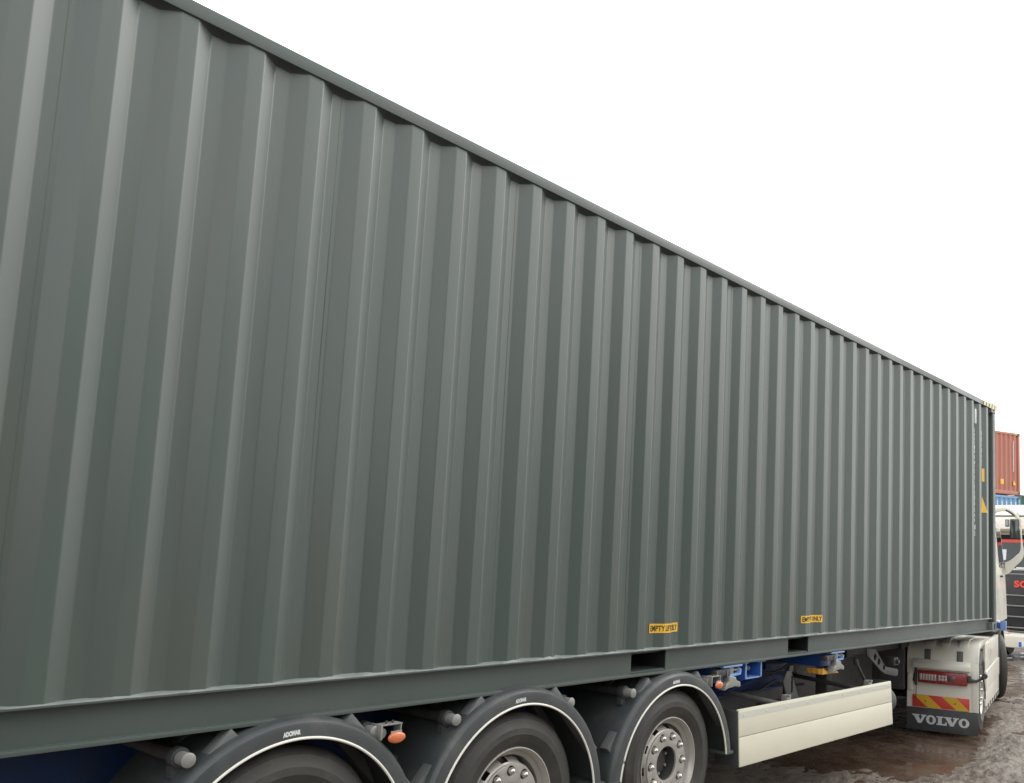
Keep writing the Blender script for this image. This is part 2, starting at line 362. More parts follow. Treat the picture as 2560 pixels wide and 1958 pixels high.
# corner posts and castings
for xa, xb in ((XA, XA+.11), (XB-.11, XB)):
    for ya, yb in ((.0, .10), (2.338, 2.438)):
        part(MB().box(xa+.004, xb-.002, ya+.002, yb-.002, .118, 2.778), 'corner_post', RAILP, cont, bev=.008)
CAST = mat('worn_casting', (.17, .185, .17), .5, .1, var=.2, scale=14, dirt=((.3, .25, .18), .4, 10))
def casting(x0, x1, y0, yd, z0):
    o = [(x0, z0), (x1, z0), (x1, z0+.118), (x0, z0+.118)]
    m = MB().holed(o, [slot((x0+x1)/2, z0+.059, .045, .075)], 'y', y0, y0+yd*.014)
    ym, ye = sorted((y0+yd*.014, y0+yd*.158))
    m.box(x0, x1, ym, ye, z0, z0+.012).box(x0, x1, ym, ye, z0+.106, z0+.118).box(x0, x0+.012, ym, ye, z0+.012, z0+.106).box(x1-.012, x1, ym, ye, z0+.012, z0+.106)
    m.box(x0+.012, x1-.012, y0+yd*.12, y0+yd*.13, z0+.012, z0+.106)
    part(m, 'corner_casting', CAST, cont, bev=.003)
for z0 in (0, 2.778):
    for xa in (XA-.003, XB-.175):
        casting(xa, xa+.178, -.003, 1, z0); casting(xa, xa+.178, 2.441, -1, z0)
# warning stripes at the top front corner
for i in range(9):
    x = 11.60+i*.058
    if i % 2 == 0:
        q = [(x, -.0045, 2.826), (x+.075, -.0045, 2.826), (x+.10, -.0045, 2.885), (x+.025, -.0045, 2.885)]
        part(MB().hexa(q, [(a, b+.0015, c) for a, b, c in q]), 'warning_stripe', mat('pale_yellow_tape', (.66, .58, .30), .45), cont)
# decals that follow the ribs
def bisected(vs, fs, cutsx):
    bm = bmesh.new(); bv = [bm.verts.new((a, b, 0)) for a, b in vs]
    for f in fs:
        try: bm.faces.new([bv[i] for i in f])
        except ValueError: pass
    for c in cutsx:
        bmesh.ops.bisect_plane(bm, geom=bm.verts[:]+bm.edges[:]+bm.faces[:], plane_co=(c, 0, 0), plane_no=(1, 0, 0), dist=1e-6)
    bmesh.ops.triangulate(bm, faces=bm.faces[:]); bm.verts.index_update()
    r = ([(v.co.x, v.co.y) for v in bm.verts], [tuple(v.index for v in f.verts) for f in bm.faces]); bm.free(); return r
def decal(x0, x1, z0, z1, mt, lift, name, sub=None):
    xs_ = prof_xs(x0, x1); mb = MB(); vs = []
    for x in xs_: vs += [(x, prof(x)-lift, z0), (x, prof(x)-lift, z1)]
    mb.add(vs, [(2*i, 2*i+2, 2*i+3, 2*i+1) for i in range(len(xs_)-1)])
    return part(mb, name, mt, cont, sub=sub)
def sticker(x0, x1, zc):
    st = decal(x0, x1, zc-.030, zc+.030, YEL, .0032, 'lift_sticker'); st['label'] = 'yellow sticker reading EMPTY LIFT ONLY'
    vs, fs, w_, h_ = text2d('EMPTY LIFT ONLY', .05, offset=.0012)
    sx = (x1-x0-.024)/w_; sy = .038/h_
    vs = [(x0+.012+a*sx, zc-.019+b*sy) for a, b in vs]
    vs, fs = bisected(vs, fs, prof_xs(x0, x1)); mb = MB()
    mb.add([(a, prof(a)-.0045, b) for a, b in vs], fs)
    part(mb, 'lettering', DARKV, cont, sub=st)
sticker(4.912, 5.225, .297); sticker(6.945, 7.285, .297)
# marks near the front end: vent, number strips, warning labels
part(MB().box(11.315, 11.375, .012, .052, 2.55, 2.735), 'vent_cover', mat('pale_vent', (.52, .55, .55), .5), cont, bev=.006)
def ragged(xc, z0, z1, wd):
    z = z1
    while z > z0:
        hh = random.uniform(.035, .07); ww = wd*random.uniform(.55, 1.)
        decal(xc, xc+ww, z-hh, z, mat('faded_white_vinyl', (.60, .62, .62), .5, var=.2, scale=30), .0022, 'number_mark'); z -= hh+random.uniform(.006, .02)
ragged(11.375, 1.36, 2.50, .030); ragged(11.380, 1.20, 1.31, .03); ragged(11.655, 2.06, 2.50, .020)
decal(11.665, 11.715, 1.865, 2.03, YEL, .0026, 'warning_label')
mb = MB(); tri = [(11.65, 1.475), (11.765, 1.475), (11.68, 1.67), (11.665, 1.67)]
mb2 = bisected(tri, [(0, 1, 2, 3)], prof_xs(11.6, 11.8)); mb.add([(a, prof(a)-.0026, b) for a, b in mb2[0]], mb2[1])
part(mb, 'warning_triangle', YEL, cont)

# ================================================================ trailer
tr = thing('container_trailer', 'blue skeletal semi-trailer with grey fenders under the grey-green container', 'trailer', (5.0, 1.219, -1.2))
TO = OFF[tr.name]
for y in (.72, 1.60):
    m = MB().box(-.1, 8.0, y, y+.012, -.385, -.045).box(-.1, 8.0, y-.05, y+.07, -.045, -.03).box(-.1, 8.0, y-.05, y+.07, -.395, -.38)
    part(MB().prism([(8.001, -.395), (8.35, -.22), (11.6, -.20), (11.6, -.03), (8.001, -.03)], 'y', y+.02, y+.10), 'gooseneck_beam', DSTEEL, tr, bev=.003)  # dark steel where the blue beam falls into shadow, shade painted in
    part(m, 'main_beam', BLUED, tr, bev=.003)
for x in (1.0, 3.05, 4.45, 6.24, 7.6, 9.3, 10.8):
    part(MB().box(x-.05, x+.05, .7, 1.72, -.22, -.05), 'cross_beam', BLUED if x < 8 else DSTEEL, tr, bev=.004)
part(MB().box(5.95, 8.0, .76, 1.58, -.78, -.40), 'added_filler_box', GREYP, tr, bev=.02)  # added dark boxes filling the underbody to block light from beyond
part(MB().box(8.6, 10.6, 1.0, 1.9, -.80, -.24), 'added_filler_box', GREYP, tr, bev=.02)
# wheel: built once at the origin (outer face at y = 0), then copied
def wheel(RT=.478, rr_=.297, width=.34, nut_n=10, name='wheel', bolt_r=.171):
    e = bpy.data.objects.new(name, None); COL.objects.link(e); e.empty_display_size = .1
    s = rr_/.297
    ty = MB().lathe([(rr_-.004, .012), (rr_+.004, .002), (rr_+.018, -.004), (rr_+.03, -.014), (rr_+.062, -.021), (rr_+.066, -.024), (rr_+.098, -.022), (rr_+.102, -.018), (RT-.035, -.004), (RT-.030, -.006), (RT-.014, .010),
                     (RT-.004, .030), (RT, .055), (RT, .085), (RT-.012, .09), (RT-.012, .1), (RT, .105), (RT+.002, .16), (RT-.01, .165), (RT-.01, .175), (RT+.002, .18), (RT, width-.03), (RT-.02, width), (rr_, width)], seg=72)
    ty.build('tyre', RUBBER, e, smooth=28)
    rim = MB().lathe([(rr_-.006, .02), (rr_-.001, .004), (rr_-.002, -.003), (rr_-.008, -.004), (rr_-.013, .003), (rr_-.020, .010), (rr_-.028, .035), (rr_-.048, .05), (rr_-.052, .16), (rr_-.05, width-.06)], seg=72)
    rim.build('rim', RIM, e, smooth=30)
    ri, ro = .205*s, rr_-.05
    # cone with hand holes
    cone = MB(); nh = 10; vs = []; fs = []; N = nh*8
    def cz(r): q = (r-ri)/(ro-ri); return .028+.085*q**1.6
    rings = [ri+(ro-ri)*k/4 for k in range(5)]
    for i in range(N):
        a = 2*math.pi*i/N
        for r in rings: vs.append((r*math.cos(a), cz(r), r*math.sin(a)))
    for i in range(N):
        j = (i+1) % N
        for k in range(4):
            if k in (1, 2) and i % 8 in (2, 3, 4): continue
            fs.append((i*5+k, j*5+k, j*5+k+1, i*5+k+1))
    cone.add(vs, fs); cone.build('disc_cone', RIM, e, smooth=50)
    holes = [ell(0, 0, .107*s, .107*s, 36)]+[ell(bolt_r*s*math.cos(2*math.pi*(i+.25)/nut_n), bolt_r*s*math.sin(2*math.pi*(i+.25)/nut_n), .0265*s, .0265*s, 18) for i in range(nut_n)]
    MB().holed(ell(0, 0, ri+.002, ri+.002, 72), holes, 'y', .018, .034).build('bolt_face', RIM, e, bev=.003)
    MB().lathe([(.108*s, .036), (.108*s, .052), (bolt_r*s+.032, .052), (bolt_r*s+.032, .036)], seg=36).build('disc_plate', BLACK, e)
    for i in range(nut_n):
        a = 2*math.pi*(i+.25)/nut_n; c = (bolt_r*s*math.cos(a), 0, bolt_r*s*math.sin(a))
        MB().lathe([(.0195*s, .052), (.0192*s, .012), (.0165*s, .001), (.010*s, -.007), (.0005, -.010)], c=c, seg=16).build('wheel_nut', CHROME, e, smooth=60)
    hb = MB().lathe([(.107*s, .034), (.105*s, .11), (.088*s, .115), (.080*s, .085), (.05*s, .080), (.0005, .085)], seg=36)
    hb.build('hub', DSTEEL, e, smooth=30)
    for i in range(6):
        a = 2*math.pi*i/6+.3; MB().lathe([(.011, .10), (.011, .072), (.0005, .07)], c=(.068*s*math.cos(a), 0, .082*s*math.sin(a)), seg=8).build('hub_bolt', STEEL, e)
    return e
W1 = wheel()
WX = [2.395, 3.712, 5.118]; FX = [2.405, 3.722, 5.129]; FZ = [-.640, -.634, -.654]
W1.parent = tr
first = True
for i, x in enumerate(WX):
    for side in (0, 1):
        wv_ = W1 if first else copy_tree(W1, tr); first = False
        wv_.location = Vector((x, .0 if side == 0 else 2.438, -.572))-TO
        wv_.rotation_euler = (0, R((9, 27, 45)[i]), R(180) if side else 0)
    part(MB().tube([(x, .30, -.572), (x, 2.14, -.572)], .065, 16), 'axle', DSTEEL, tr, smooth=40)
    part(MB().box(x-.35, x-.27, .66, .80, -.72, -.39).box(x-.30, x+.2, .68, .78, -.66, -.60), 'hanger', DSTEEL, tr, bev=.006)
    part(MB().lathe([(.0, .0), (.10, .0), (.12, .05), (.115, .1), (.125, .16), (.10, .22), (0, .22)], c=(x+.33, .73, -.62), ax='z', seg=20), 'air_spring', RUBBER, tr, smooth=40)
# fenders
ADO = text2d('ADOMAR', .030, offset=.0022, sx=1.0)
def fender(cx, cz, far=False):
    yo = 0.
    prof_ = [(.585, -.056), (.588, -.061), (.640, -.062), (.650, -.059), (.662, -.045), (.668, -.030), (.671, -.01), (.671, .43), (.664, .43), (.664, -.005), (.655, -.034), (.644, -.050), (.592, -.051)]
    f = part(MB().lathe(prof_, c=(cx, 0, cz), seg=72, a0=7, a1=173, closed=True, cap=True), 'fender', PLAST, tr, smooth=30)
    arc = [(cx+.586*math.cos(R(a)), -.0625, cz+.586*math.sin(R(a))) for a in frange(7, 173, 2)]
    part(MB().tube(arc, .0062, 8), 'trim_strip', TRIM, tr, sub=f, smooth=60)
    for a in (7, 173):       # end lips
        s_ = -1 if a > 90 else 1
        x = cx+.585*math.cos(R(a)); xe = cx+.676*math.cos(R(a)); z = cz+.63*math.sin(R(a))
        xl, xh = sorted((x, xe)); part(MB().box(xl-.003, xh+.003, -.066, .43, z-.016, z+.004), 'end_lip', PLAST, tr, sub=f, bev=.003)
    for a0_, a1_ in ((113, 158), (22, 67)):    # straight mounting bars laid across the curve
        e0 = Vector((math.cos(R(a0_)), math.sin(R(a0_))))*.708; e1 = Vector((math.cos(R(a1_)), math.sin(R(a1_))))*.708
        nrm = ((e0+e1)/2).normalized(); q = [e0, e1, e1-nrm*.045, e0-nrm*.045]
        for y0, y1 in ((-.012, .05), (.25, .30)):
            part(MB().prism([(cx+v.x, cz+v.y) for v in q], 'y', y0, y1), 'mounting_bar', mat('worn_grey_plastic', (.115, .12, .12), .5, var=.12, scale=10, dirt=((.2, .19, .17), .3, 8)), tr, sub=f, bev=.003)
    vs, fs, w_, h_ = ADO; a_c = 94; rad = .614
    def bend(s, t):
        a = R(a_c)-(s-w_/2)/rad; r = rad-.011+t; return (cx+r*math.cos(a), -.0632, cz+r*math.sin(a))
    k = .080/w_
    part(MB().add([bend(w_/2+(s-w_/2)*k, t*k*1.45) for s, t in vs], fs), 'lettering', WHITEV, tr, sub=f)
    for sx, xe in ((-1, -.445), (1, .395)):
        px, pz = cx+xe, -.083
        sp = part(MB().tube([(px, .72, pz), (px, .034, pz)], .0262, 18), 'support_pipe', DSTEEL, tr, smooth=40)  # inner run in darker steel, painting its fade into underbody shade
        part(MB().tube([(px, .034, pz), (px, -.022, pz)], .0265, 18), 'pipe_end', STEEL, tr, sub=sp, smooth=40)
        part(MB().tube([(px, -.020, pz), (px, -.027, pz), (px, -.030, pz)], [.0285, .0285, .024], 18), 'end_cap', STEEL, tr, sub=sp, smooth=40)
        part(MB().lathe([(.027, .035), (.038, .035), (.040, .05), (.040, .075), (.036, .085), (.027, .085)], c=(px, 0, pz), seg=20).box(px-.012*sx, px+.03*sx, .045, .08, pz-.075, pz-.03), 'clamp', GREYP, tr, sub=sp, smooth=30)
for cx, cz in zip(FX, FZ): fender(cx, cz)
for cx, cz in zip(FX, FZ):
    part(MB().lathe([(.585, 2.495), (.67, 2.49), (.671, 2.01), (.66, 2.01), (.66, 2.47), (.59, 2.48)], c=(cx, 0, cz), seg=36, a0=7, a1=173, closed=True, cap=True), 'fender', PLAST, tr, smooth=30)
# side marker lamps
for lx, lz in ((2.895, -.112), (5.600, -.106)):
    lb = part(MB().box(lx-.085, lx-.075, -.055, .03, lz-.005, lz+.062).box(lx-.075, lx+.035, -.052, .0, lz+.056, lz+.062).box(lx+.025, lx+.031, -.052, -.0, lz+.020, lz+.056).box(lx-.03, lx+.03, -.058, -.052, lz-.02, lz+.03), 'marker_lamp', STEEL, tr, bev=.0015)
    part(MB().lathe([(.047, -.058), (.047, -.066), (.040, -.074), (.025, -.078), (.0005, -.079)], c=(0, 0, 0), seg=28).add([], []), 'lamp_lens', ORANGE, tr, sub=lb, smooth=60)
    ln = lb.children[0]
    for v in ln.data.vertices:
        w3 = v.co+TO; v.co = Vector((lx+w3.x, -.058+(w3.y+.058)*.7, lz+w3.z*.54))-TO
    part(MB().tube([(lx-.06, .3, lz+.02), (lx-.06, -.03, lz+.02)], .024, 14), 'lamp_pipe', STEEL, tr, sub=lb, smooth=40)
    for dx in (-.04, -.005): part(MB().tube([(lx+dx, -.03, lz+.062), (lx+dx, -.03, lz+.074)], .006, 8), 'bolt', DSTEEL, tr, sub=lb)
# side guard
def gz(x, z): return z-.0075*(x-5.87)
gy = lambda z: -.060-.022*(-.305-z)/.4
def plank(z0, z1, nm, fold=False):
    a, b = 5.868, 8.605; m = MB()
    A = [(a, gy(z0), gz(a, z0)), (b, gy(z0), gz(b, z0)), (b, gy(z1), gz(b, z1)), (a, gy(z1), gz(a, z1))]
    m.hexa(A, [(x, y+.022, z) for x, y, z in A])
    return part(m, nm, CREAM, tr, bev=.006)
gu = plank(-.492, -.302, 'guard_plank'); gl = plank(-.697, -.495, 'guard_plank')
A = [(5.875, gy(-.36)-.0015, gz(5.875, -.366)), (8.59, gy(-.36)-.0015, gz(8.59, -.366)), (8.59, gy(-.325)-.0015, gz(8.59, -.322)), (5.875, gy(-.325)-.0015, gz(5.875, -.322))]
st = part(MB().hexa(A, [(x, y+.004, z) for x, y, z in A]), 'rivet_strip', CREAMD, tr, sub=gu)
for i in range(9):
    x = 5.93+i*.325; part(MB().lathe([(.009, 0), (.007, -.003), (.0005, -.005)], c=(x, gy(-.344)-.0015, gz(x, -.344)), seg=10), 'rivet', CREAM, tr, sub=gu, smooth=60)
part(MB().prism([(-.056, -.312), (.115, -.305), (.125, -.700), (-.075, -.700)], 'x', 5.858, 5.866), 'guard_end_plate', GREYP, tr, bev=.002)
part(MB().prism([(-.036, -.322), (.115, -.322), (.115, -.712), (-.055, -.712)], 'x', 8.585, 8.60), 'guard_end_plate', GREYP, tr, bev=.002)
for x in (6.62, 8.05):
    part(MB().tube([(x, -.035, gz(x, -.345)), (x-.02, .72, -.30)], .020, 10), 'guard_arm', STEEL if x < 7 else DSTEEL, tr, smooth=40)
    part(MB().box(x-.05, x+.03, .70, .72, -.36, -.22), 'arm_bracket', STEEL, tr, bev=.004)
for x in (6.66, 8.20):
    part(MB().box(x-.035, x+.035, -.03, .02, gz(x, -.33), gz(x, -.27)).tube([(x-.03, -.03, gz(x, -.272)), (x-.03, -.06, gz(x, -.272))], .012, 8), 'guard_latch', STEEL, tr, bev=.003)
for z0, z1 in ((-.492, -.302), (-.697, -.495)):
    part(MB().box(5.868, 8.605, 2.475, 2.497, z0, z1), 'guard_plank', CREAM, tr, bev=.004)
# twist-lock outriggers
def outrigger(x1, x2, rodz=-.05):
    for x in (x1, x2):
        part(MB().prism([(.030, .004), (.72, .004), (.72, -.35), (.42, -.30), (.11, -.155), (.030, -.115)], 'x', x-.006, x+.006), 'outrigger_plate', BLUE, tr, bev=.002)
        part(MB().box(x-.05, x+.03 if x == x1 else x+.055, .022, .72, -.003, .006), 'outrigger_flange', BLUE2, tr, bev=.003)
        part(MB().box(x-.0075, x+.0075, .026, .032, -.112, -.003), 'edge_strip', BLUE2, tr)
    part(MB().box(x1, x2, .034, .4, -.118, -.108), 'outrigger_floor', BLUE2, tr)
    part(MB().tube([(x1+.005, .10, rodz), (x2-.07, .10, rodz), (x2-.055, .10, rodz)], [.019, .019, .009], 14), 'lock_rod', STEEL, tr, smooth=40)
def lockhead(x):       # x = left end of the housing
    h = part(MB().box(x, x+.255, -.002, .16, -.010, .006), 'twist_lock', BLUE2, tr, bev=.005)
    part(MB().prism([(x+.09, -.062), (x+.225, -.058), (x+.235, -.028), (x+.244, -.028), (x+.236, -.070), (x+.085, -.078), (x+.075, -.055)], 'y', -.002, .10), 'lock_lip', BLUE2, tr, sub=h, bev=.003)
    part(MB().box(x+.105, x+.160, .015, .10, -.062, -.010), 'lock_block', STEEL, tr, sub=h, bev=.006)
    part(MB().tube([(x+.16, .03, -.034), (x+.235, .03, -.036)], .010, 12), 'lock_pin', STEEL, tr, sub=h, smooth=40)
    part(MB().lathe([(.0005, -.02), (.014, -.016), (.02, 0), (.014, .016), (.0005, .02)], c=(x+.245, .03, -.037), ax='x', seg=14), 'pin_head', STEEL, tr, sub=h, smooth=60)
    part(MB().box(x+.01, x+.25, .11, .7, -.13, -.012), 'lock_arm', BLUE, tr, sub=h, bev=.006)
    d = part(MB().box(x-.11, x+.075, -.012, .05, -.062, -.018), 'handle_mount', DSTEEL, tr, sub=h, bev=.005)
    for q in (.0, .13):
        part(MB().tube([(x-.10+q, -.016, -.022), (x-.105+q, -.018, -.060), (x-.085+q, -.02, -.10)], .0045, 6), 'spring_wire', STEEL, tr, sub=h, smooth=60)
    part(MB().prism([(x+.045, -.065), (x+.125, -.075), (x+.135, -.098), (x+.185, -.115), (x+.192, -.145), (x+.18, -.152), (x+.12, -.142), (x+.03, -.148), (x-.02, -.16), (x+.0, -.12), (x+.035, -.105)], 'y', -.03, .03), 'lock_handle', STEEL, tr, sub=h, bev=.010, seg=3)
outrigger(6.097, 6.318); lockhead(5.745); lockhead(7.455)
# landing-leg brackets, post, perforated arm, air tank
part(MB().holed([(6.80, -.20), (6.86, -.12), (6.93, -.12), (7.06, -.34), (7.14, -.36), (7.12, -.40), (6.86, -.40), (6.87, -.34)], [slot(6.945, -.235, .032, .14)], 'y', .10, .112), 'slotted_bracket', DSTEEL, tr, bev=.003)
part(MB().box(6.72, 7.2, .112, .3, -.41, -.385), 'bracket_foot', DSTEEL, tr, bev=.004)
part(MB().box(8.18, 8.30, .40, .52, -.72, -.02), 'landing_leg', DSTEEL, tr, bev=.01)
part(MB().box(8.14, 8.34, .36, .56, -.74, -.71), 'leg_foot', DSTEEL, tr, bev=.008)
part(MB().tube([(8.17, .10, -.135), (8.40, .10, -.345)], .012, 10).tube([(8.15, .10, -.10), (8.18, .10, -.15)], .022, 10), 'crank_rod', DSTEEL, tr, smooth=40)
ap = [(8.40, -.02), (8.60, -.035), (8.84, -.215), (8.88, -.228), (9.13, -.262), (9.165, -.275), (9.165, -.325), (9.12, -.335), (8.84, -.29), (8.74, -.255), (8.42, -.09)]
part(MB().holed(ap, [ell(8.60, -.115, .033, .033, 16), ell(8.69, -.165, .033, .033, 16), ell(8.815, -.228, .027, .027, 16)], 'y', .10, .115), 'perforated_arm', DSTEEL, tr, bev=.003)
part(MB().lathe([(.0005, .10), (.012, .10), (.014, .03), (.05, .012), (.10, -.02), (.128, -.07), (.135, -.12), (.135, -.85), (.10, -.93), (.0005, -.95)], c=(8.985+.05, .16, -.555), ax='x', seg=28), 'air_tank', DSTEEL, tr, smooth=40)
part(MB().box(9.16, 9.28, .14, .24, -.24, -.16).tube([(9.22, .15, -.2), (9.22, .11, -.2)], .025, 10), 'valve_block', DSTEEL, tr, bev=.01)
part(MB().box(1.30, 1.40, .25, .30, -.42, -.14), 'hanging_bracket', BLUE2, tr, bev=.005)
part(MB().box(12.17, 12.20, -.094, -.022, .012, .135), 'corner_bracket', BLUE2, tr, bev=.006)
part(MB().box(12.205, 12.26, -.06, .8, .03, .11), 'bracket_arm', BLUE, tr, bev=.006)
part(MB().box(11.60, 12.25, .75, 1.7, -.12, -.02), 'bolster', BLUE, tr, bev=.006)
for i, (y, z, amp) in enumerate(((.66, -.12, .05), (.64, -.17, .07), (.67, -.25, .04), (.60, -.30, .08))):
    pts = [(5.5+k*.16, y+.02*math.sin(k*1.3+i), z-amp*abs(math.sin(k*.55+i*.8))) for k in range(17)]
    part(MB().tube(pts, .009+.003*(i % 2), 8), 'air_line', RUBBER, tr, smooth=60)
# wheel chock hung under the second lock
ck = thing('wheel_chock', 'yellow plastic wheel chock hung beneath the trailer beside the cream side guard', 'chock', (7.45, .12, -.18))
part(MB().holed([(7.345, -.178), (7.665, -.184), (7.60, -.150), (7.50, -.138), (7.46, -.150), (7.40, -.152), (7.375, -.128), (7.362, -.128)], [], 'y', .030, .045), 'side_face', ORAN, ck, bev=.003)
part(MB().prism([(7.345, -.178), (7.665, -.184), (7.60, -.150), (7.52, -.143), (7.40, -.147), (7.362, -.130)], 'y', .0452, .19), 'wedge_body', ORAN, ck, bev=.006)
for i in range(3): part(MB().box(7.338, 7.346, .06+i*.045, .085+i*.045, -.172, -.135), 'grip_ridge', ORAN, ck, bev=.002)

# ================================================================ tractor (own axes: u forward, v inboard, w up)
TA = R(12)
tu = thing('tractor_unit', 'cream white tractor unit with red tail lamp and lettered mud flap, turned slightly away', 'truck', (11.176, -.06, -1.2), TA)
OFF[tu.name] = Vector((0, 0, 0))
pr = [(0, .30), (0, .862), (.006, .90), (.022, .955), (.055, 1.01), (.105, 1.055), (.17, 1.085), (.25, 1.102), (.40, 1.11), (.86, 1.105)]
def offs(pts, d):
    out = []
    for i, p in enumerate(pts):
        a = Vector(pts[max(i-1, 0)]); b = Vector(pts[min(i+1, len(pts)-1)]); t_ = (b-a).normalized(); out.append((p[0]+t_.y*d, p[1]-t_.x*d))
    return out
inner = offs(pr, .02)
part(MB().prism(pr+inner[::-1], 'y', .012, .81), 'wheel_fender', TRUCKC, tu, smooth=35)
fl = offs(pr, .075); rf = tu.children[0]
part(MB().prism(pr[1:]+fl[1:][::-1], 'y', -.004, .013), 'fender_edge', TRUCKC, tu, sub=rf, bev=.004)
part(MB().box(-.004, .03, -.004, .075, .30, .86), 'fender_edge', TRUCKC, tu, sub=rf, bev=.006)
for v0, v1 in ((.50, .60), (.33, .42), (.12, .22)):
    q = pr[4:]; o_ = offs(q, -.014)
    part(MB().prism([q[0]]+o_[1:]+offs(q, .004)[::-1], 'y', v0, v1), 'raised_rib', TRUCKC, tu, sub=rf, bev=.004)
part(MB().prism([(-.075, .770), (-.070, .825), (-.01, .872), (.0, .872), (.0, .770)], 'y', .085, .735), 'lamp_hood', TRUCKC, tu, sub=rf, bev=.008)
for vc in (.575, .205):
    part(MB().hexa([(-.012, vc-.037, .852), (-.012, vc+.037, .852), (.03, vc+.037, .99), (.03, vc-.037, .99)], [(.03, vc-.037, .852), (.03, vc+.037, .852), (.06, vc+.037, .99), (.06, vc-.037, .99)]), 'rubber_block', GREYR, tu, sub=rf, bev=.004)
mf = part(MB().box(-.006, .004, -.0, .812, .035, .297), 'mud_flap', GREYP, tu, bev=.003)
V_ = [(0, 1), (.5, 1), (.5, .86), (.41, .86), (.565, .36), (.71, .86), (.61, .86), (.61, 1), (1, 1), (1, .86), (.91, .86), (.62, 0), (.40, 0), (.09, .86), (0, .86)]
L_ = [(0, 0), (1, 0), (1, .38), (.86, .38), (.80, .17), (.52, .17), (.52, .86), (.68, .86), (.68, 1), (0, 1), (0, .86), (.16, .86), (.16, .14), (0, .14)]
def glyph(kind, s0, wd, h, z0):
    X = lambda s: .745-(s0+s*wd)
    if kind == 'O': m = MB().holed([(X(a), z0+b*h) for a, b in ell(.5, .5, .5, .53, 28)], [[(X(a), z0+b*h) for a, b in ell(.5, .5, .20, .34, 20)]], 'x', -.009, -.006)
    else: m = MB().holed([(X(a), z0+b*h) for a, b in (V_ if kind == 'V' else L_)], [], 'x', -.009, -.006)
    part(m, 'letter', LETTER, tu, sub=mf)
for k, s0, wd in (('V', 0, .165), ('O', .158, .112), ('L', .276, .118), ('V', .366, .165), ('O', .528, .118)): glyph(k, s0, wd, .100, .118)
rp = part(MB().box(-.008, .0, .096, .746, .308, .450), 'reflector_plate', REDS, tu, bev=.002)
def stripe(t0):
    q = [(.746-t0-a, z) for a, z in ((0, .4485), (.165, .4485), (.165+.165, .3095), (.165, .3095))]
    q = [(max(.098, min(.744, a)), z) for a, z in q]; part(MB().holed(q, [], 'x', -.0095, -.008), 'yellow_stripe', YELS, tu, sub=rp)
stripe(.01); stripe(.335)
for s0 in (.15, .49): part(MB().lathe([(.009, 0), (.008, -.004), (.0005, -.004)], c=(-.0095, .746-s0, .38), ax='x', seg=10), 'plate_bolt', DARKV, tu, sub=rp)
tl = part(MB().box(-.060, .0, .115, .675, .600, .745), 'tail_lamp', REDL, tu, bev=.012, seg=3)
for i in range(6): part(MB().box(-.0625, -.059, .655-i*.033-.026, .655-i*.033, .632, .705), 'clear_segment', CLEARL, tu, sub=tl, bev=.003)
for i in range(3):
    for j in range(2): part(MB().box(-.0625, -.059, .445-i*.036-.030, .445-i*.036, .638+j*.034, .668+j*.034), 'clear_segment', CLEARL, tu, sub=tl, bev=.004)
part(MB().box(-.0625, -.059, .245, .335, .637, .700), 'smoked_segment', mat('smoked_lens', (.14, .06, .06), .25, coat=.4), tu, sub=tl, bev=.004)
for v_, w_ in ((.155, .715), (.155, .628), (.345, .718), (.345, .625)): part(MB().lathe([(.005, 0), (.0005, -.002)], c=(-.0612, v_, w_), ax='x', seg=8), 'lamp_screw', CLEARL, tu, sub=tl)
part(MB().box(-.06, .0, .075, .113, .64, .72), 'lamp_end', GREYP, tu, sub=tl, bev=.006)
sk = part(MB().tube([(-.03, .08, .67), (-.03, .02, .665), (-.02, -.03, .69), (-.02, -.06, .72)], [.022, .016, .016, .02], 10), 'marker_stalk', GREYP, tu, smooth=50)
part(MB().lathe([(.0005, -.05), (.030, -.05), (.034, -.04), (.034, .0), (.026, .012), (.0005, .014)], c=(-.02, -.075, .735), ax='x', seg=20), 'stalk_lamp', GREYP, tu, sub=sk, smooth=40)
part(MB().tube([(-.01, -.06, .70), (.0, -.075, .56), (.0, -.075, .47)], .008, 8), 'stalk_cable', RUBBER, tu, sub=sk, smooth=60)
part(MB().tube([(-.02, .70, .80), (-.03, .715, .62), (-.02, .70, .56)], [.012, .022, .012], 10).tube([(-.02, .70, .56), (-.012, .705, .40)], .004, 6), 'hanging_cable', RUBBER, tu, smooth=60)
part(MB().box(-.03, .0, .74, .80, .50, .70), 'lamp_bracket', TRUCKW, tu, bev=.01)
part(MB().prism(pr+inner[::-1], 'y', 1.73, 2.54), 'wheel_fender', TRUCKC, tu, smooth=35)
part(MB().box(-.006, .004, 1.73, 2.54, .035, .297), 'mud_flap', GREYP, tu, bev=.003)
part(MB().box(-.12, -.02, .83, 1.71, .50, .99), 'frame_end_plate', DSTEEL, tu, bev=.01)
part(MB().box(.1, 1.1, .66, .83, .30, .98), 'wheel_shield', GREYP, tu, bev=.01)
part(MB().box(1.3, 3.3, .64, 1.5, .22, .95), 'gearbox', DSTEEL, tu, bev=.05)
part(MB().box(1.2, 3.1, 1.75, 2.5, .2, 1.0), 'fuel_tank', DSTEEL, tu, bev=.06)
part(MB().box(3.4, 5.0, .5, 2.1, .28, 1.0), 'engine', DSTEEL, tu, bev=.05)
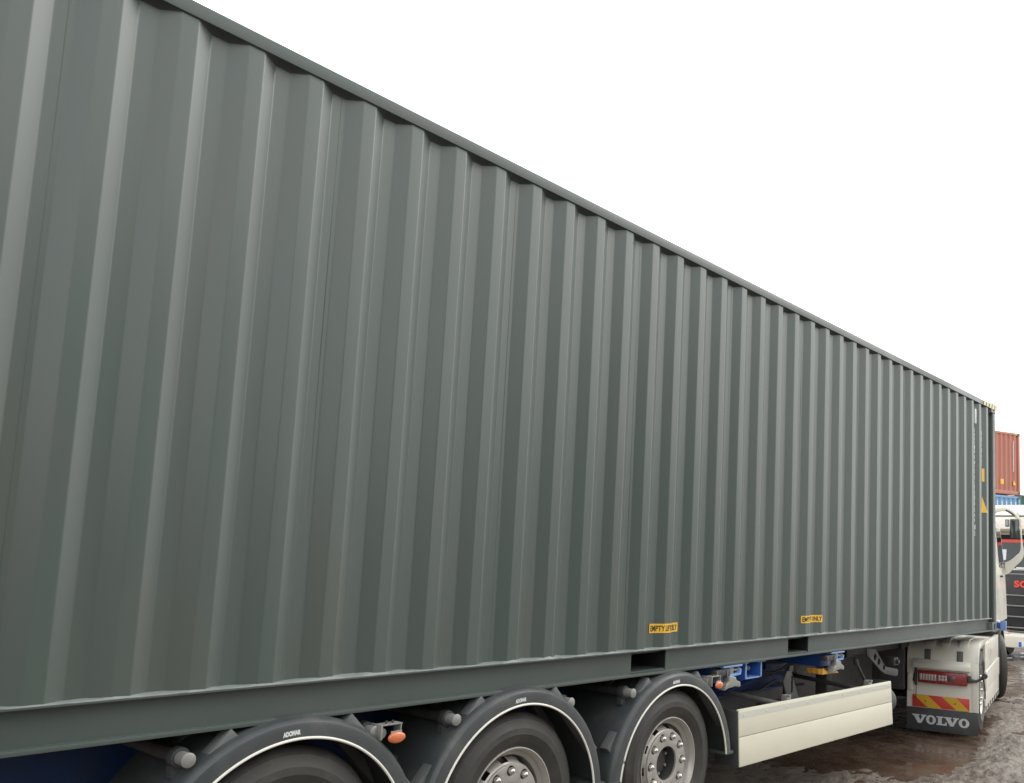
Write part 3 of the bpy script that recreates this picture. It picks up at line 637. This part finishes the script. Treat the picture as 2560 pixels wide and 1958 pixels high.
# rear and front wheels
W2 = wheel(RT=.50, rr_=.297, width=.30); W2.parent = tu; W2.location = (.60, .03, .497); W2.rotation_euler = (0, R(15), 0)
for u, v, rz in ((.60, .36, 0), (.60, 2.49, 180), (.60, 2.16, 180), (3.95, .05, 0), (3.95, 2.47, 180)):
    c = copy_tree(W2, tu); c.location = (u, v, .497); c.rotation_euler = (0, R(30*u), R(rz+(15 if u > 3 else 0)))
part(MB().tube([(.6, .3, .5), (.6, 2.2, .5)], .12, 16), 'axle', DSTEEL, tu, smooth=40)
for v in (.84, 1.62): part(MB().box(-.1, 5.3, v, v+.08, .72, .98), 'frame_beam', DSTEEL, tu, bev=.01)
part(MB().box(.05, 1.0, .80, 1.74, 1.0, 1.06), 'fifth_wheel', DSTEEL, tu, bev=.02)
part(MB().prism([(.42, 1.06), (.86, 1.10), (1.9, 1.06), (1.9, .98), (.42, .98)], 'y', .03, .80), 'deck_plate', mat('dusty_deck', (.42, .39, .33), .6, var=.15, dirt=((.22, .19, .15), .5, 5)), tu, bev=.01)
# side fairing: three pressed panels and a step sill
for w0, w1, dv in ((.70, 1.035, .0), (.45, .697, -.012), (.262, .447, -.004)):
    part(MB().hexa([(.88, dv, w0), (3.08, dv+.02, w0), (3.08, dv+.02, w1), (.88, dv, w1)], [(.88, dv+.04, w0), (3.08, dv+.06, w0), (3.08, dv+.06, w1), (.88, dv+.04, w1)]), 'fairing_panel', TRUCKC, tu, bev=.010, seg=3)
part(MB().box(.90, 3.05, .012, .05, .175, .259), 'sill', TRUCKC, tu, bev=.008)
for i in range(7):
    u = 1.0+i*.30; part(MB().box(u, u+.12, .006, .013, .195, .245), 'sill_slot', DARKV, tu)
part(MB().box(.95, 3.0, .062, .6, .20, 1.0), 'fuel_tank', DSTEEL, tu, bev=.05)
part(MB().lathe([(.60, -.0), (.60, .42), (.57, .42), (.57, .0)], c=(3.95, .03, .497), seg=40, a0=20, a1=165, closed=True, cap=True), 'wheel_arch', GREYP, tu, smooth=30)
part(MB().tube([(2.3, .02, 1.10), (2.5, -.01, 1.13), (2.75, .0, 1.12), (2.95, .03, 1.07), (3.05, .05, .98)], .022, 8), 'air_hose', RUBBER, tu, smooth=60)
part(MB().tube([(4.35, .03, .56), (4.45, -.03, .56), (4.5, -.07, .56)], .03, 10), 'step_lamp', GREYP, tu, smooth=40)
# cab
CU0, CU1 = 3.35, 5.45
cb = MB()
def sec(w, v, u0, u1): return [(u0, v, w), (u1, v, w), (u1, 2.54-v, w), (u0, 2.54-v, w)]
secs = [sec(1.10, .06, CU0, CU1+.03), sec(1.60, .075, CU0, CU1+.05), sec(2.0, .09, CU0, CU1), sec(2.75, .15, CU0, CU1-.25), sec(3.05, .26, CU0+.02, CU1-.55), sec(3.35, .50, CU0+.1, CU1-.9)]
for a, b in zip(secs[:-1], secs[1:]): cb.add(a+b, [(i, (i+1) % 4, (i+1) % 4+4, i+4) for i in range(4)])
cb.add(secs[0], [(3, 2, 1, 0)]); cb.add(secs[-1], [(0, 1, 2, 3)])
bm_ = part(cb, 'cab', TRUCKC, tu)
_b = bmesh.new(); _b.from_mesh(bm_.data); bmesh.ops.remove_doubles(_b, verts=_b.verts[:], dist=1e-4); bmesh.ops.recalc_face_normals(_b, faces=_b.faces[:])
bmesh.ops.bevel(_b, geom=[e for e in _b.edges if e.calc_face_angle(0) > R(20)], offset=.06, segments=3, affect='EDGES', clamp_overlap=True); _b.to_mesh(bm_.data); _b.free()
bm_.data.polygons.foreach_set('use_smooth', [True]*len(bm_.data.polygons)); bm_.data.set_sharp_from_angle(angle=R(35))
part(MB().hexa([(4.25, .083, 2.02), (5.2, .083, 2.02), (5.05, .137, 2.66), (4.25, .137, 2.66)], [(4.25, .12, 2.02), (5.2, .12, 2.02), (5.05, .16, 2.66), (4.25, .16, 2.66)]), 'door_window', GLASS, tu, sub=bm_)
part(MB().box(4.35, 4.47, .045, .085, 1.86, 1.89), 'door_handle', GREYP, tu, sub=bm_, bev=.004)
part(MB().box(3.30, 3.52, .02, .10, 1.12, 1.22).tube([(3.45, -.0, 1.17), (3.45, .06, 1.17)], .035, 12), 'cab_mount', TRUCKW, tu, sub=bm_, bev=.01)
mi = part(MB().hexa([(4.90, -.185, 2.50), (4.90, -.02, 2.50), (4.90, -.03, 2.84), (4.90, -.175, 2.84)], [(5.02, -.175, 2.52), (5.02, -.03, 2.52), (5.02, -.04, 2.82), (5.02, -.165, 2.82)]), 'mirror', GREYP, tu, bev=.02, seg=3)
part(MB().hexa([(4.893, -.170, 2.52), (4.893, -.035, 2.52), (4.893, -.042, 2.82), (4.893, -.162, 2.82)], [(4.899, -.170, 2.52), (4.899, -.035, 2.52), (4.899, -.042, 2.82), (4.899, -.162, 2.82)]), 'mirror_glass', MIRG, tu, sub=mi, bev=.002)
part(MB().box(4.90, 5.0, -.018, .045, 2.71, 2.83), 'wide_mirror', GREYP, tu, sub=mi, bev=.01)
part(MB().box(4.893, 4.899, -.010, .038, 2.725, 2.818), 'wide_mirror_glass', mat('pale_mirror', (.55, .62, .64), .15, .5), tu, sub=mi)
def cat(pts, n=8):
    P_ = [Vector(q) for q in pts]; P_ = [P_[0]*2-P_[1]]+P_+[P_[-1]*2-P_[-2]]; out = []
    for i in range(1, len(P_)-2):
        for k in range(n):
            t = k/n; a, b, c, d = P_[i-1:i+3]
            out.append(.5*((2*b)+(c-a)*t+(2*a-5*b+4*c-d)*t*t+(3*b-a-3*c+d)*t**3))
    return out+[P_[-2]]
def ribbon(pts, u, t, n=8):          # pts are (v, w, half width); a smooth flat bar standing in the plane u
    C = cat(pts, n); vs = []
    for i, q in enumerate(C):
        d = (C[min(i+1, len(C)-1)]-C[max(i-1, 0)]); d = Vector((d.x, d.y)).normalized(); pn = Vector((-d.y, d.x))*q.z
        for du in (-t, t):
            for sgn in (1, -1): vs.append((u+du, q.x+pn.x*sgn, q.y+pn.y*sgn))
    fs = []
    for i in range(len(C)-1):
        a, b = 4*i, 4*i+4; fs += [(a, a+1, b+1, b), (a+3, a+2, b+2, b+3), (a+2, a, b, b+2), (a+1, a+3, b+3, b+1)]
    fs += [(0, 2, 3, 1), (len(vs)-4, len(vs)-3, len(vs)-1, len(vs)-2)]
    return MB().add(vs, fs)
part(ribbon([(.11, 2.02, .10), (.05, 2.01, .10), (-.06, 2.09, .065), (-.17, 2.20, .055), (-.212, 2.30, .028), (-.208, 2.45, .012), (-.198, 2.65, .010), (-.190, 2.84, .012)], 4.95, .03), 'mirror_arm', TRUCKC, tu, sub=mi, bev=.006)
part(ribbon([(.30, 2.92, .04), (.20, 2.98, .035), (.11, 3.00, .03), (.03, 3.0, .032), (-.05, 2.96, .034), (-.12, 2.90, .028), (-.18, 2.83, .014)], 4.95, .05), 'mirror_arm', TRUCKC, tu, sub=mi, bev=.010)
part(ribbon([(.035, 2.985, .012), (-.02, 2.955, .016), (-.07, 2.92, .016), (-.115, 2.88, .010)], 4.893, .005), 'arm_slot', GREYP, tu, sub=mi)

# ================================================================ oncoming parked truck
SX, SY = 21.5, 1.95
sc = thing('parked_truck', 'white truck with black grille and red lettering facing the camera beyond the tractor', 'truck', (SX+1.5, SY, -1.2))
def sbox(x0, x1, y0, y1, z0, z1, nm, m, **k): return part(MB().box(SX+x0, SX+x1, SY+y0, SY+y1, z0, z1), nm, m, sc, **k)
cabm = MB(); cabm.prism([(SX+.06, -.55), (SX+.04, .80), (SX+.28, 1.75), (SX+.25, 2.02), (SX+.55, 2.30), (SX+2.2, 2.42), (SX+2.2, -.4)], 'y', SY-1.25, SY+1.25)
sb_ = part(cabm, 'cab', TRUCKW, sc, bev=.06, seg=3)
def tilt(z): return SX+.04+(.24/.95)*(z-.80)
def spanel(y0, y1, z0, z1, dx, th, nm, m, sub=None, bev=0):
    q = lambda z, d: tilt(z)-d
    a = [(q(z0, dx), SY+y0, z0), (q(z0, dx), SY+y1, z0), (q(z1, dx), SY+y1, z1), (q(z1, dx), SY+y0, z1)]
    return part(MB().hexa(a, [(x+th, y, z) for x, y, z in a]), nm, m, sc, sub=sub, bev=bev)
spanel(-1.12, 1.12, .84, 1.60, .008, .02, 'windscreen', GLASS, bev=.004)
spanel(-1.05, 1.05, 1.42, 1.49, .014, .004, 'red_screen_band', SCRED)
spanel(.66, .82, 1.02, 1.26, .014, .004, 'screen_card', WHITEV)
spanel(.05, .42, .825, .865, .02, .01, 'wiper_strip', WHITEV, bev=.004)
vz = part(MB().prism([(SX-.02, 1.66), (SX-.10, 1.72), (SX-.04, 1.98), (SX+.3, 2.0), (SX+.3, 1.70)], 'y', SY-1.22, SY+1.22), 'sun_visor', TRUCKW, sc, bev=.02)
vs, fs, w_, h_ = text2d('K', .17, offset=.008)
part(MB().add([(SX-.106+.23*(.05+b_), SY+.37-a_, 1.77+b_) for a_, b_ in vs], fs), 'lettering', SCRED, sc, sub=vz)
sbox(-.03, .0, -1.0, .95, 1.995, 2.03, 'light_bar', GREYP, bev=.006)
for y in (.36, -.1, -.6): part(MB().lathe([(.0005, -.07), (.05, -.06), (.06, -.03), (.06, .02), (.0005, .02)], c=(SX-.02, SY+y, 2.03), ax='x', seg=16), 'roof_lamp', CLEARL, sc, smooth=50)
gr = sbox(-.03, .10, -1.08, 1.08, -.58, .80, 'grille', SCBLK, bev=.03)
for i, z in enumerate((.235, .005, -.235, -.475, -.555)):
    hw = .86-.03*i
    pts = [(SX-.045, SY+1.07, z+.12), (SX-.055, SY+hw+.05, z+.105), (SX-.075, SY+hw-.05, z+.02), (SX-.08, SY+hw-.15, z), (SX-.08, SY-hw, z), (SX-.05, SY-1.05, z+.1)]
    part(MB().tube(pts, .018 if i < 4 else .011, 8), 'grille_bar', SCBAR, sc, sub=gr, smooth=60)
spanel(-1.0, .86, .70, .725, .065, .02, 'trim_line', SCBAR, sub=gr)
vs, fs, w_, h_ = text2d('SCANIA', .20, offset=.011, space=1.05)
k = .90/w_
part(MB().add([(SX-.052, SY+.45-a_*k, .412+b_*(.155/h_)) for a_, b_ in vs], fs), 'lettering', SCRED, sc, sub=gr)
vs, fs, w_, h_ = text2d('V8', .07, offset=.004)
part(MB().add([(SX-.034, SY+.66-a_*1.3, -.585+b_) for a_, b_ in vs], fs), 'badge', SCRED, sc, sub=gr)
bp_ = part(MB().prism([(SX+1.4-1.5-.02, -.92), (SX-.12, -.66), (SX-.05, -.58), (SX+.4, -.58), (SX+.4, -.92)], 'y', SY-1.25, SY+1.25), 'bumper', TRUCKW, sc, bev=.03, seg=3)
part(MB().prism([(SY+.55, -.585), (SY+1.2, -.42), (SY+1.24, -.42), (SY+1.24, -.66), (SY+.55, -.64)], 'x', SX-.10, SX+.05), 'bumper_corner', TRUCKW, sc, sub=bp_, bev=.015)
sbox(-.138, -.125, -.21, .335, -.885, -.775, 'number_plate', WHITEV, bev=.002)
sbox(-.1395, -.137, .275, .334, -.882, -.778, 'plate_band', PLATEB)
for s_ in (-1, 1):
    part(MB().box(SX-.09, SX+.05, *sorted((SY+s_*.80, SY+s_*1.15)), -.52, -.36), 'headlamp', CLEARL, sc, bev=.03)
    part(MB().box(SX+.1, SX+.28, *sorted((SY+s_*1.28, SY+s_*1.52)), .95, 1.62), 'mirror', GREYP, sc, bev=.04)
    part(MB().lathe([(.30, -.0), (.47, -.0), (.5, .04), (.5, .28), (.46, .3), (.30, .3), (.2, .1), (.0005, .1)], c=(SX+1.35, SY-1.22 if s_ < 0 else SY+.92, -.70), seg=40), 'wheel', RUBBER, sc, smooth=40)
part(MB().box(SX+2.3, SX+8.5, SY-1.22, SY+1.22, -.2, .0).box(SX+.3, SX+8.0, SY-.45, SY+.45, -.55, -.25), 'chassis', DSTEEL, sc)
for u in (5.6, 6.95):
    for s_ in (-1, 1): part(MB().lathe([(.30, 0), (.5, .04), (.5, .5), (.3, .55)], c=(SX+u, SY-1.22 if s_ < 0 else SY+.70, -.70), seg=32), 'wheel', RUBBER, sc, smooth=40)

# ================================================================ stacked containers behind
def stack_container(name, label, R0, ang, L, z0, hgt, m, marks=False, W=2.438):
    t = thing(name, label, 'container', (R0[0], R0[1], z0), ang); OFF[t.name] = Vector((0, 0, 0))
    side = MB(); xs_ = [.11]; n = int((L-.22)/.28)
    pl = []
    for i in range(n):
        x = .11+i*.28; pl += [(x, .058), (x+.09, .058), (x+.14, .004), (x+.23, .004)]
    pl.append((L-.11, .058))
    vs = [(x, -y, z) for x, y in pl for z in (.16, hgt-.1)]
    side.add(vs, [(2*i, 2*i+2, 2*i+3, 2*i+1) for i in range(len(pl)-1)])
    side.build('side_wall', m, t)
    MB().box(0, L, -.06, .0, hgt-.10, hgt).build('top_rail', m, t, bev=.01)
    MB().box(0, L, -.06, .0, .0, .16).build('bottom_rail', m, t, bev=.01)
    for x in (0, L-.12): MB().box(x, x+.12, -.10, .0, 0, hgt).build('corner_post', m, t, bev=.01)
    MB().box(.02, L-.02, -W, -.062, .02, hgt-.02).build('box_body', m, t)
    for x in (-.003, L-.175):
        for z in (-.002, hgt-.118): MB().box(x, x+.178, -.16, .004, z, z+.12).build('corner_casting', mat('dark_casting', (.12, .12, .12), .6), t, bev=.008)
    return t
# the ribbed side looks along local +y; x runs from the far right corner towards the near end
SA = math.atan2(.41, -.91)
def place2(z0, nm, lab, m, hg): return stack_container(nm, lab, (41.0, 7.57, z0), SA, 12.19, z0, hg, m)
rc = place2(4.06, 'stacked_container', 'rust red shipping container on top of the stack behind', REDC, 2.70)
bc = place2(1.40, 'stacked_container', 'light blue shipping container in the stack beneath the red one', BLUC, 2.60)
gc = place2(-1.2, 'stacked_container', 'grey shipping container at the foot of the stack, hidden behind trucks', mat('stack_grey_paint', (.25, .25, .25), .5), 2.55)
MB().box(1.02, 1.22, -.003, .004, .42, .64).build('warning_label', YEL, rc)
MB().prism([(.25, .42), (.46, .42), (.40, .64)], 'y', -.003, .004).build('warning_label', YEL, rc)
MB().box(.40, .435, -.003, .002, 1.0, 2.35).build('number_mark', WHITEV, rc)
MB().box(.19, .29, .001, .006, 2.61, 2.70).build('warning_stripe', YEL, rc)
for i in range(6): MB().box(.27+i*.28, .33+i*.28, -.003, .004, .8, 2.36).build('white_letter_stroke', WHITEV, bc)
g2 = stack_container('stacked_container', 'dark green shipping container at the right edge beside the blue one', (46+.91*6.06, 8.95-.41*6.06, 1.9), SA, 6.06, 1.9, 2.6, GREENC)

# ================================================================ added containers blocking sky light and shaping reflections on the long wall
def blocker_box(nm, lab, x, y, rz, z0, m, L=12.19, hg=2.896):
    return stack_container(nm, lab, (x, y, z0), rz, L, z0, hg, m)
YB = mat('blocker_brown_paint', (.10, .065, .05), .5, var=.15, scale=1.2, dirt=((.2, .16, .13), .4, 2))
YD = mat('blocker_dark_grey_paint', (.026, .028, .030), .6, var=.15, scale=1.2)
blocker_box('blocker_container', 'added dark grey container past the far side of the trailer, blocking light beneath it', 12.2, 2.98, R(180), -1.15, YD)
blocker_box('blocker_container', 'added unseen brown container behind the viewpoint, blocking sky light', -11.0, -9.0, 0, -1.05, YB)
for k_ in range(2):
    blocker_box('blocker_container', ('added unseen dark short container on the ground behind the viewpoint, blocking sky light', 'added unseen dark short container on top of another behind the viewpoint, blocking sky light')[k_], 1.4, -9.3, 0, -1.05+k_*2.9, YD, L=6.06)
for k_ in range(2):
    blocker_box('blocker_container', ('added brown container on the ground ahead, outside the frame, shaping reflections', 'added brown container stacked second ahead, outside the frame, shaping reflections')[k_], 17.5, -13.5, R(-8), -1.2+k_*2.9, YB)
